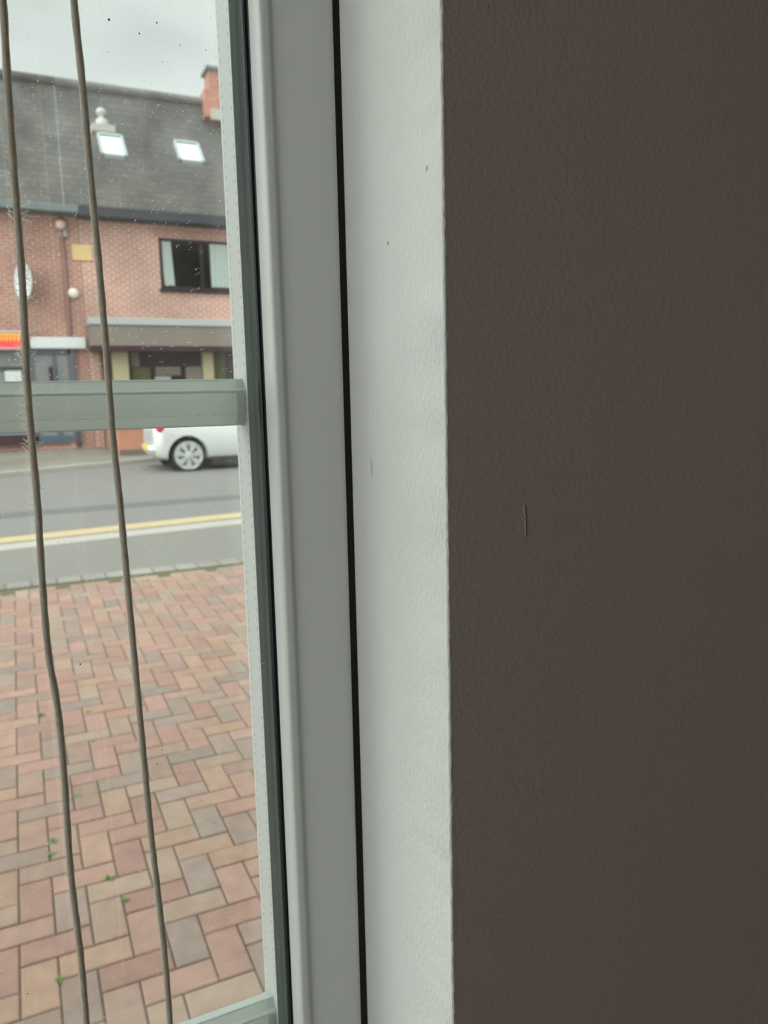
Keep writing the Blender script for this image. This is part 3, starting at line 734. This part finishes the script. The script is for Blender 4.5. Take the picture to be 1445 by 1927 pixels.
# things on the walls
c = at(46, 531, FY-.42); bm = bmesh.new()
disc_lathe(bm, [(.02, .10), (.20, .06), (.36, -.01), (.43, -.05), (.44, -.04), (.36, .015), (.2, .08), (.02, .13)][:5]+[(.36, .02), (.2, .10), (.02, .14)], (0, 0, 0), 'y', 28)
ds_ = empty('satellite_dish', c, 'pale oval satellite dish on the left house wall behind the frayed cord', 'satellite dish')
for v in bm.verts:
    v.co = Matrix.Rotation(radians(-66), 4, 'Z') @ v.co; v.co += c
from_bm('dish', bm, M['whitep'], ds_, smooth=True)
bm = bmesh.new(); tube(bm, [(c.x+.05, c.y+.08, c.z), (c.x+.15, FY+.0, c.z-.1)], .025, 8); from_bm('bracket', bm, M['pot'], ds_)
c = at(138, 552, FY-.07); bm = bmesh.new()
disc_lathe(bm, [(.13, .07), (.13, .0), (.10, -.06), (.03, -.09)], c, 'y', 20)
tag(from_bm('wall_lamp', bm, mat('cream_lamp_glass', (.75, .66, .55), .5), smooth=True), 'round cream lamp on the brick wall right of the downpipe', 'lamp')
c = at(114, 423, FY-.145); bm = bmesh.new()
disc_lathe(bm, [(.05, .14), (.06, .05), (.12, .0), (.10, -.07), (.02, -.1)], c, 'y', 18)
tag(from_bm('security_lamp', bm, mat('pink_beige_lamp', (.60, .42, .36), .6), smooth=True), 'small round pinkish lamp under the gutter beside the downpipe', 'lamp')
c = at(119, 438, FY-.09)
tag(box('junction_box', c.x-.09, c.x+.09, FY-.1, FY, c.z-.10, c.z+.1, mat('grey_box', (.33, .31, .29), .7), bev=.02), 'small grey box on the wall just below the pinkish lamp', 'box')
tag(rect('wall_plaque', 136, 461, 173, 490, FY-.03, .03, M['plaque'], None), 'faded yellow rectangular plaque high on the pink brick wall', 'plaque')
# low garden wall in front of the canopy shop
g1_ = ground(227, 858); LWY = g1_.y; lx0 = g1_.x; zl = gz(LWY)
lw = bmesh.new()
hgt_l = .62
bbox(lw, lx0, 9.5, LWY, LWY+.22, zl-.1, zl+hgt_l); bbox(lw, lx0, lx0+.22, LWY+.22, FY-.13, zl-.1, zl+hgt_l)
lwo = from_bm('garden_wall', lw, M['render_orange']); tag(lwo, 'low orange brick wall on the far pavement behind the silver car', 'wall')
bm = bmesh.new(); bbox(bm, lx0-.02, 9.5, LWY-.02, LWY, zl-.1, zl+.13); from_bm('plinth', bm, mat('dark_brick_plinth', (.14, .11, .10), .8), lwo)
bm = bmesh.new(); bbox(bm, lx0-.02, 9.5, LWY-.03, LWY+.25, zl+hgt_l, zl+hgt_l+.06); bbox(bm, lx0-.02, lx0+.24, LWY+.25, FY-.14, zl+hgt_l, zl+hgt_l+.06); from_bm('coping', bm, M['canopy'], lwo)

# ------------------------------------------------------------------ silver car
wh = ground(357, 887, RD)                         # rear wheel contact
M['silver'] = mat('silver_car_paint', (.66, .67, .66), .28, metal=.35, var=.01)
M['tyre'] = mat('black_tyre', (.018, .018, .02), .8)
M['hub'] = mat('silver_wheel_trim', (.46, .47, .46), .45, metal=.2)
M['carglass'] = mat('dark_car_glass', (.03, .035, .04), .08)
M['plate'] = mat('yellow_number_plate', (.80, .55, .12), .5)
M['tail'] = mat('red_tail_lamp', (.70, .02, .06), .3)
CW = .80; OV = .66                                # half width, rear overhang
x_r = wh.x-OV; yc = wh.y+CW-.02; gz0 = wh.z
car = empty('car', (wh.x+1.2, yc, gz0), 'silver hatchback parked by the far kerb with its tail to the left', 'car')
def sm(a, b, t): t = max(0, min(1, (t-a)/(b-a))); return t*t*(3-2*t)
def build_body():
    st = [0.0, .05, .16, .34, .6, .9, 1.25, 1.6, 2.0, 2.35, 2.7, 3.0, 3.3, 3.55, 3.72, 3.80]
    ztop = [.78, .98, 1.22, 1.45, 1.60, 1.68, 1.71, 1.71, 1.66, 1.50, 1.20, 1.02, .93, .85, .74, .62]
    belt = [.70, .90, .95, .97, .97, .96, .95, .94, .93, .92, .90, .88, .84, .78, .68, .56]
    hw = [.60, .69, .755, .79, .80, .80, .80, .80, .80, .80, .80, .79, .77, .72, .64, .52]
    bot = [.36, .28, .22, .20, .20, .20, .20, .20, .20, .20, .20, .20, .20, .21, .24, .30]
    bm = bmesh.new(); rows = []
    for x, zt, zb, w, z0 in zip(st, ztop, belt, hw, bot):
        cab = max(0, min(1, (zt-zb-.05)/.45)); gr = 1-.22*cab
        half = [(w*.86, z0), (w*.97, z0+.07), (w, z0+(zb-z0)*.45), (w*.985, z0+(zb-z0)*.8), (w*.95, zb), (w*.95*gr+.0, zt-.09*cab-.02*(1-cab)), (w*.72*gr, zt-.012), (w*.35*gr, zt)]
        ring = [(-a, b) for a, b in half]+[(a, b) for a, b in half[::-1]]
        rows.append([bm.verts.new((x_r+x, yc+a, gz0+b)) for a, b in ring])
    n = len(rows[0])
    for i in range(len(rows)-1):
        for k in range(n): bm.faces.new((rows[i][k], rows[i][(k+1) % n], rows[i+1][(k+1) % n], rows[i+1][k]))
    for row, flip in ((rows[0], 1), (rows[-1], 0)):
        for k in range(n//2-1):
            q = (row[k], row[k+1], row[n-2-k], row[n-1-k]); bm.faces.new(q if flip else q[::-1])
    o = from_bm('body', bm, M['silver'], None, smooth=True)
    s = o.modifiers.new('s', 'SUBSURF'); s.levels = 3; s.render_levels = 3
    cut = []
    for wx in (wh.x, wh.x+2.42):
        b = bmesh.new(); disc_lathe(b, [(.385, -1.2), (.385, -.52)], (wx, yc, gz0+.31), 'y', 40)
        disc_lathe(b, [(.385, .52), (.385, 1.2)], (wx, yc, gz0+.31), 'y', 40)
        c_ = from_bm('cutter', b, None); cut.append(c_)
        md = o.modifiers.new('b', 'BOOLEAN'); md.operation = 'DIFFERENCE'; md.object = c_; md.solver = 'EXACT'
    dg = bpy.context.evaluated_depsgraph_get(); me = bpy.data.meshes.new_from_object(o.evaluated_get(dg))
    bpy.data.objects.remove(o)
    for c_ in cut: bpy.data.objects.remove(c_)
    me.materials.clear()
    return link('body', me, M['silver'], car, smooth=True)
build_body()
def wheel(wx, side):
    y = yc+side*(CW-.10)
    b = bmesh.new(); s = side
    disc_lathe(b, [(.20, -.09), (.285, -.10), (.308, -.07), (.31, 0), (.308, .07), (.295, .10), (.265, .102), (.255, .085)] if s > 0 else [(.20, .09), (.285, .10), (.308, .07), (.31, 0), (.308, -.07), (.295, -.10), (.265, -.102), (.255, -.085)], (wx, y, gz0+.31), 'y', 40)
    t = from_bm('wheel', b, M['tyre'], car, smooth=True)
    b = bmesh.new()
    prof = [(.268, .085), (.276, .104), (.262, .110), (.245, .096), (.15, .090), (.12, .075), (.02, .07)]
    disc_lathe(b, [(r, s*o_) for r, o_ in prof], (wx, y, gz0+.31), 'y', 40)
    for k in range(7):
        a = 2*pi*k/7+.2
        pts = [(.03*cos(a+pi/2)+.04*cos(a), .03*sin(a+pi/2)+.04*sin(a)), (.045*cos(a+pi/2)+.25*cos(a), .045*sin(a+pi/2)+.25*sin(a)),
               (-.045*cos(a+pi/2)+.25*cos(a), -.045*sin(a+pi/2)+.25*sin(a)), (-.03*cos(a+pi/2)+.04*cos(a), -.03*sin(a+pi/2)+.04*sin(a))]
        prism(b, [(wx+p[0], gz0+.31+p[1]) for p in pts], 'y', y+s*.085, y+s*.115)
    disc_lathe(b, [(.07, s*.09), (.07, s*.122), (.05, s*.13), (.01, s*.132)], (wx, y, gz0+.31), 'y', 24)
    h = from_bm('wheel_trim', b, M['hub'], t)
    # dark recesses between spokes
    for k in range(7):
        b = bmesh.new(); a = 2*pi*(k+.5)/7+.2
        disc_lathe(b, [(.026, s*.088), (.026, s*.0985)], (wx+.18*cos(a), y, gz0+.31+.18*sin(a)), 'y', 12)
        from_bm('trim_opening', b, M['tyre'], t)
for wx in (wh.x, wh.x+2.42):
    for s in (-1, 1): wheel(wx, s)
yn = yc-CW
# cabin glass on both sides, hatch glass, lamps, plate
for s in (-1, 1):
    bm = bmesh.new()
    def sp_(x, z): 
        t = (z-.97)/.58
        return (x_r+x, yc+s*(.775-.15*t), gz0+z)
    for q in ([(.55, 1.02), (1.45, 1.02), (1.45, 1.46), (.85, 1.46)], [(1.52, 1.02), (2.55, 1.02), (2.05, 1.44), (1.52, 1.46)]):
        a = [bm.verts.new(sp_(*p)) for p in q]; b = [bm.verts.new(Vector(sp_(*p))-Vector((0, s*.03, 0))) for p in q]
        bm.faces.new(a); bm.faces.new(b[::-1])
        for i in range(4): bm.faces.new((a[i], b[i], b[(i+1) % 4], a[(i+1) % 4]))
    from_bm('side_window', bm, M['carglass'], car)
bm = bmesh.new()
q = [(.085, 1.03, .56), (.085, 1.03, -.56), (.34, 1.44, -.48), (.34, 1.44, .48)]
a = [bm.verts.new((x_r+p[0]-.02, yc+p[2], gz0+p[1])) for p in q]; b = [bm.verts.new((x_r+p[0]+.03, yc+p[2], gz0+p[1]-.02)) for p in q]
bm.faces.new(a); bm.faces.new(b[::-1])
for i in range(4): bm.faces.new((a[i], b[i], b[(i+1) % 4], a[(i+1) % 4]))
from_bm('rear_window', bm, M['carglass'], car)
for s in (-1, 1):
    bm = bmesh.new(); bmesh.ops.create_uvsphere(bm, u_segments=16, v_segments=10, radius=1)
    for v in bm.verts: v.co = Vector((x_r+.17+v.co.x*.10, yc+s*(.70)+v.co.y*.065, gz0+.88+v.co.z*.12))
    from_bm('tail_lamp', bm, M['tail'], car, smooth=True)
pl = box('number_plate', x_r-.045, x_r-.02, yc-.26, yc+.26, gz0+.42, gz0+.53, M['plate'], car, bev=.004)
bm = bmesh.new(); bbox(bm, x_r-.03, x_r+.25, yc-.66, yc+.66, gz0+.34, gz0+.56, .05); from_bm('bumper', bm, M['silver'], car, smooth=True)
bm = bmesh.new(); bbox(bm, x_r+1.12, x_r+2.62, yc-.74, yc+.74, gz0+.10, gz0+.26); from_bm('underbody_shade', bm, M['tyre'], car)  # black underbody, widened to deepen the shadow beneath the car
for s in (-1, 1):
    for wx in (wh.x, wh.x+2.42):
        bm = bmesh.new(); disc_lathe(bm, [(.382, s*.50), (.382, s*.52)], (wx, yc, gz0+.31), 'y', 40); from_bm('wheel_well', bm, M['tyre'], car)
